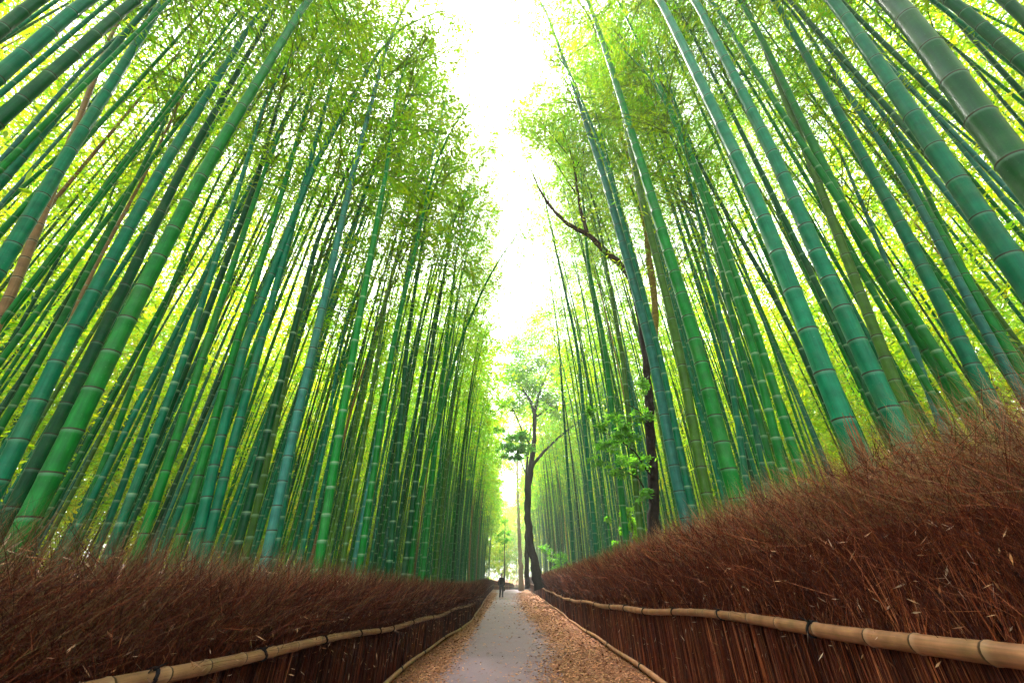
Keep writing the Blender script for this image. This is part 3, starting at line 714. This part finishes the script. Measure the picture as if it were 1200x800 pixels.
# tree among the bamboo on the right
Yt = 7.6; b0 = pt(766, 660, Yt); b0[2] = float(ground_z(b0[0], Yt)) - .05
tr = empty('broadleaf_tree', tuple(b0)); tag(tr, 'dark trunked tree among the bamboo behind the right fence, bare limb reaching over the path', 'tree')
limb('trunk', [(768, 700, .12), (766, 620, .11), (767, 560, .092), (761, 500, .092), (760, 450, .08), (750, 370, .075), (738, 325, .07)], Yt, BK, tr, b0, 14)
limb('limb', [(738, 325, .08), (726, 308, .075), (705, 290, .068), (686, 272, .056), (668, 266, .048), (645, 243, .038), (632, 222, .028), (624, 203, .018), (618, 188, .006)], Yt, (.05, .03, .02), tr, b0)
limb('limb', [(688, 274, .055), (680, 245, .045), (676, 218, .035), (672, 190, .025), (664, 165, .014), (655, 140, .006)], Yt, (.045, .03, .02), tr, b0)
limb('limb', [(676, 228, .022), (660, 205, .015), (648, 185, .01), (640, 165, .005)], Yt, BK, tr, b0, 6)
limb('limb', [(673, 200, .018), (684, 180, .012), (683, 160, .008), (690, 140, .004)], Yt, BK, tr, b0, 6)
limb('limb', [(645, 243, .014), (640, 225, .01), (646, 205, .006), (642, 188, .003)], Yt, BK, tr, b0, 6)
limb('limb', [(664, 180, .016), (640, 150, .012), (625, 125, .008)], Yt, BK, tr, b0, 6)
limb('limb', [(766, 420, .085), (768, 360, .085, .2), (764, 330, .08, .3), (756, 260, .07, .4), (742, 200, .05, .5), (725, 150, .03, .6), (705, 110, .015, .8)], Yt, MOSS, tr, b0, 10)
mb = MB(); cs = []
for a, b_, r_ in [(640, 150, 1.0), (626, 142, .9), (606, 138, .8), (618, 112, .9), (632, 118, .9), (650, 165, .8), (618, 160, .8), (668, 120, 1.1), (700, 95, 1.3), (735, 75, 1.2), (725, 130, 1.3), (700, 160, 1.0), (760, 125, 1.2), (785, 160, .9), (745, 175, .9), (660, 165, .7), (670, 60, 1.1), (780, 95, 1.0)]:
    p = pt(a, b_, Yt + rng.uniform(.2, 1.6)); cs.append((*(p - b0), r_))
cloud(mb, cs, 1500, .11, .04, [(.12, .20, .012), (.10, .19, .015), (.16, .21, .012)], seed=4); mb.build('crown', M_tree_leaf, tr, False)
mb = MB(); cs = []
for a, b_, r_ in [(735, 505, .28), (715, 520, .25), (752, 490, .24), (697, 540, .15), (745, 540, .26), (725, 548, .2), (752, 450, .2), (690, 480, .15), (706, 500, .16), (757, 580, .16), (722, 488, .16)]:
    p = pt(a, b_, Yt - .45 + rng.uniform(-.2, .3)); cs.append((*(p - b0), r_))
cloud(mb, cs, 230, .075, .034, [(.05, .15, .02), (.035, .11, .02), (.08, .2, .03)], seed=5); mb.build('low_foliage', M_tree_leaf, tr, False)
for e in ([(764, 560, .02), (745, 530, .014), (722, 512, .008), (700, 505, .004)], [(764, 500, .02), (748, 480, .012), (728, 470, .006)], [(765, 590, .018), (748, 560, .012), (725, 548, .006)]):
    limb('twig', [(a, b_, r_, -.3) for a, b_, r_ in e], Yt, BK, tr, b0, 6)
# leaning tree further on, at the path edge
Yt = 30.0; b1 = pt(630, 690, Yt); b1[2] = 0
tr = empty('broadleaf_tree', tuple(b1)); tag(tr, 'dark leaning tree at the path edge further on, leaves at its fork', 'tree')
limb('trunk', [(632, 690, .36), (628, 665, .30), (622, 640, .25), (618, 605, .23), (619, 565, .22), (624, 540, .20), (626, 510, .17), (627, 485, .15)], Yt, BK, tr, b1, 14)
limb('limb', [(624, 545, .12), (634, 533, .11), (644, 522, .09), (660, 508, .07), (680, 492, .06), (695, 480, .03)], Yt, BK, tr, b1)
limb('limb', [(626, 485, .13), (622, 470, .11), (612, 455, .08), (603, 440, .05), (598, 425, .03)], Yt, BK, tr, b1)
limb('limb', [(626, 485, .12), (632, 460, .10), (640, 440, .08), (652, 420, .05), (660, 400, .03)], Yt, BK, tr, b1)
limb('limb', [(620, 520, .08), (612, 505, .06), (606, 490, .05), (600, 478, .03)], Yt, BK, tr, b1, 8)
limb('limb', [(619, 560, .05), (612, 545, .04), (609, 530, .02)], Yt, BK, tr, b1, 8)
limb('limb', [(626, 490, .07), (640, 480, .06), (650, 468, .04), (668, 455, .02)], Yt, BK, tr, b1, 8)
mb = MB(); cs = []
for a, b_, r_ in [(607, 415, 2.1), (625, 400, 2.2), (645, 425, 2.0), (600, 445, 1.7), (622, 440, 1.8), (655, 450, 1.8), (640, 472, 1.3), (606, 474, 1.3), (630, 375, 2.0), (664, 430, 1.5), (618, 458, 1.5), (662, 478, 1.2), (596, 470, 1.0)]:
    p = pt(a, b_, Yt + rng.uniform(-1.5, 1.5)); cs.append((*(p - b1), r_))
cloud(mb, cs, 1500, .22, .085, [(.06, .14, .012), (.05, .13, .015), (.09, .17, .012)], seed=8); mb.build('crown', M_tree_leaf, tr, False)
mb = MB(); cs = []
for a, b_, r_ in [(600, 520, .8), (610, 512, .8), (592, 528, .6), (615, 528, .6), (606, 535, .6), (585, 505, .4)]:
    p = pt(a, b_, Yt - .8); cs.append((*(p - b1), r_))
cloud(mb, cs, 420, .22, .10, [(.045, .16, .02), (.06, .19, .025)], seed=9); mb.build('low_foliage', M_tree_leaf, tr, False)
# second dark slim trunk behind it, pale trunk at the path end, sapling
def slim_tree(name, label, Yt, trunk, colr, clouds, n, L, W, tones, seed):
    b = pt(trunk[0][0], trunk[0][1], Yt); b[2] = 0
    t_ = empty(name, tuple(b)); tag(t_, label, 'tree'); limb('trunk', trunk, Yt, colr, t_, b, 10)
    mb = MB(); cloud(mb, [(*(pt(a, c_, Yt + rng.uniform(-1, 1)) - b), r_) for a, c_, r_ in clouds], n, L, W, tones, seed=seed); mb.build('crown', M_tree_leaf, t_, False)
slim_tree('broadleaf_tree', 'slim dark trunk standing just behind the dark leaning tree', 36, [(618, 690, .2), (617, 640, .16), (618, 600, .14), (616, 560, .11), (622, 500, .07)], BK, [(622, 480, 1.4), (612, 500, 1.2)], 400, .26, .1, [(.10, .16, .02)], 21)
slim_tree('broadleaf_tree', 'pale tan straight tree at the far path end, left of the dark leaning tree', 62, [(611, 692, .36), (610, 660, .28), (608, 610, .22), (606, 560, .18), (607, 500, .12)], (.30, .20, .10), [(605, 480, 3.2), (600, 520, 2.4), (610, 440, 3.6), (596, 545, 1.8), (585, 500, 2.5)], 1500, .4, .15, [(.14, .18, .015), (.17, .19, .015)], 22)
slim_tree('sapling', 'young sapling with small bright green tufts behind the person', 60, [(591, 692, .10), (591, 650, .07), (592, 610, .05), (592, 590, .02)], (.08, .06, .03), [(590, 622, .9), (596, 632, .8), (585, 633, .6), (592, 612, .6), (588, 645, .4)], 110, .3, .14, [(.05, .20, .02), (.08, .24, .02)], 23)
# shrubs behind the right fence and forest floor growth
def shrub(px, py, Yt, r_, label, tones, n, L, W, seed):
    b = pt(px, py, Yt); g = float(ground_z(b[0], Yt)); root = empty('shrub', (b[0], Yt, g)); tag(root, label, 'shrub')
    mb = MB(); hgt = max(.3, b[2] - g); cs = [(rng.normal(0, r_ * .5), rng.normal(0, r_ * .4), hgt * u_, r_ * .6) for u_ in np.linspace(.35, 1.1, 6)]
    cloud(mb, cs, n, L, W, tones, seed=seed); mb.build('foliage', M_tree_leaf, root, False)
    mb = MB()
    for k in range(6):
        e = np.array([rng.normal(0, r_ * .4), rng.normal(0, r_ * .4), hgt * rng.uniform(.8, 1.2)]); tube(mb, [e * 0, e * .5 * [1.2, 1.2, 1], e], [.018, .012, .005], 5, None, (.08, .06, .03))
    mb.build('stem', M_bark, root)
shrub(738, 610, 10.2, .30, 'bright yellow green shrub at the foot of the dark tree trunk', [(.10, .22, .02), (.13, .25, .02)], 260, .10, .045, 31)
shrub(655, 650, 32, 1.0, 'small green shrub behind the right fence just past the dark leaning tree', [(.05, .18, .02), (.08, .22, .02)], 200, .17, .08, 32)
shrub(724, 618, 12.5, .22, 'low green shrub left of the dark tree trunk, among bamboo bases', [(.05, .16, .02), (.08, .2, .02)], 130, .10, .045, 33)

# broken bamboo stump
b = pt(1016, 560, 2.35); g = float(ground_z(b[0], 2.35))
root = empty('broken_stump', (b[0], 2.35, g)); tag(root, 'splintered brown bamboo stump jutting from the brush fence on the right', 'stump')
tp = pt(994, 494, 2.35) - np.array([b[0], 2.35, g]); mb = MB()
tube(mb, [(0, 0, -.05), tp * .5, tp * .9], [.028, .026, .024], 12, [0.3, 1, 2.5], (.085, .038, .015)); mb.build('stem', M_rail, root)
mb = MB()
for k in range(9):
    a = k * .7; o_ = np.array([math.cos(a), math.sin(a), 0]) * .019
    tube(mb, [tp * .84 + o_, tp * .92 + o_ * 1.1, tp * (.94 + .09 * rng.random()) + o_ * 1.2], [.009, .007, .002], 4, None, (.11, .045, .016))
mb.build('splinters', M_bark, root)

# ------------------------------------------------------------------ person
def skin_body(name, joints, edges, radii, colr, m, parent, levels=2):
    me = bpy.data.meshes.new(name); me.from_pydata(joints, edges, []); o = bpy.data.objects.new(name, me); col.objects.link(o); o.parent = parent
    md = o.modifiers.new('skin', 'SKIN'); 
    for k, r_ in enumerate(radii): me.skin_vertices[0].data[k].radius = r_ if isinstance(r_, tuple) else (r_, r_)
    me.skin_vertices[0].data[0].use_root = True
    s = o.modifiers.new('sub', 'SUBSURF'); s.levels = levels; s.render_levels = levels
    ca = me.color_attributes.new('tint', 'FLOAT_COLOR', 'POINT')
    me.materials.append(m); return o
def flat_mat(name, c_, rough=.85):
    m, t, b = mat(name); n = noise(t, 25, 4); t.links.new(mix(t, 1.0, c_, ramp(t, n, [(.3, (.8,) * 3), (.7, (1.15,) * 3)]), 'MULTIPLY'), b.inputs['Base Color']); b.inputs['Roughness'].default_value = rough; return m
M_skin = flat_mat('skin', (.50, .30, .22, 1), .5); M_black = flat_mat('dark_coat', (.018, .018, .022, 1)); M_navy = flat_mat('dark_trousers', (.03, .03, .045, 1)); M_hair = flat_mat('hair', (.012, .010, .010, 1), .5)
pr = empty('person', (-.83, 37.0, .004)); tag(pr, 'person in dark coat and trousers standing far down the path', 'person'); pr.rotation_euler.z = .25
J = [(0, 0, .93), (0, .01, 1.12), (0, .0, 1.32), (0, -.01, 1.43), (0, -.02, 1.50), (0, -.03, 1.60), (0, -.02, 1.67),
     (.09, 0, .88), (.10, -.02, .48), (.11, .03, .09), (.115, -.11, .035),
     (-.09, 0, .88), (-.10, -.04, .48), (-.11, .06, .09), (-.115, -.08, .035),
     (.17, 0, 1.38), (.22, .02, 1.12), (.23, -.04, .88), (.23, -.06, .78),
     (-.17, 0, 1.38), (-.22, .01, 1.12), (-.23, -.07, .88), (-.23, -.1, .78)]
Eg = [(0, 1), (1, 2), (2, 3), (3, 4), (4, 5), (5, 6), (0, 7), (7, 8), (8, 9), (9, 10), (0, 11), (11, 12), (12, 13), (13, 14), (2, 15), (15, 16), (16, 17), (17, 18), (2, 19), (19, 20), (20, 21), (21, 22)]
Rr = [(.13, .09), (.115, .085), (.13, .09), .07, .05, .075, .055, .075, .055, .038, .032, .075, .055, .038, .032, .05, .04, .03, .028, .05, .04, .03, .028]
skin_body('body', J, Eg, Rr, None, M_skin, pr)
idx = [0, 1, 2, 3, 15, 16, 17, 19, 20, 21]; mp = {v: k for k, v in enumerate(idx)}
J2 = [J[k] for k in idx] + [(0, 0, .78)]
E2 = [(mp[a], mp[b_]) for a, b_ in Eg if a in mp and b_ in mp] + [(0, 10)]
skin_body('coat', J2, E2, [(.165, .115), (.15, .11), (.165, .115), .085, .07, .058, .045, .07, .058, .045, (.175, .125)], None, M_black, pr)
idx = [0, 7, 8, 9, 11, 12, 13]; mp = {v: k for k, v in enumerate(idx)}
skin_body('trousers', [J[k] for k in idx], [(mp[a], mp[b_]) for a, b_ in Eg if a in mp and b_ in mp], [(.14, .10), .09, .07, .06, .09, .07, .06], None, M_navy, pr)
skin_body('hair', [(0, .0, 1.63), (0, -.01, 1.70), (0, .035, 1.56)], [(0, 1), (0, 2)], [.085, .055, .06], None, M_hair, pr)

# ------------------------------------------------------------------ air
mh = bpy.data.materials.new('haze'); mh.use_nodes = True; t = mh.node_tree; t.nodes.clear()
pv = t.nodes.new('ShaderNodeVolumePrincipled'); pv.inputs['Density'].default_value = .0022; pv.inputs['Color'].default_value = (.9, .95, .88, 1); pv.inputs['Anisotropy'].default_value = .3
oo = t.nodes.new('ShaderNodeOutputMaterial'); t.links.new(pv.outputs[0], oo.inputs['Volume'])
x0, x1, y0, y1, z0, z1 = -155, 155, -65, 265, -2, 60
V = [(x, y, z) for x in (x0, x1) for y in (y0, y1) for z in (z0, z1)]
me = bpy.data.meshes.new('haze'); me.from_pydata(V, [], [(0, 1, 3, 2), (4, 6, 7, 5), (0, 4, 5, 1), (2, 3, 7, 6), (0, 2, 6, 4), (1, 5, 7, 3)]); me.materials.append(mh)
o = bpy.data.objects.new('haze', me); col.objects.link(o); o['kind'] = 'stuff'
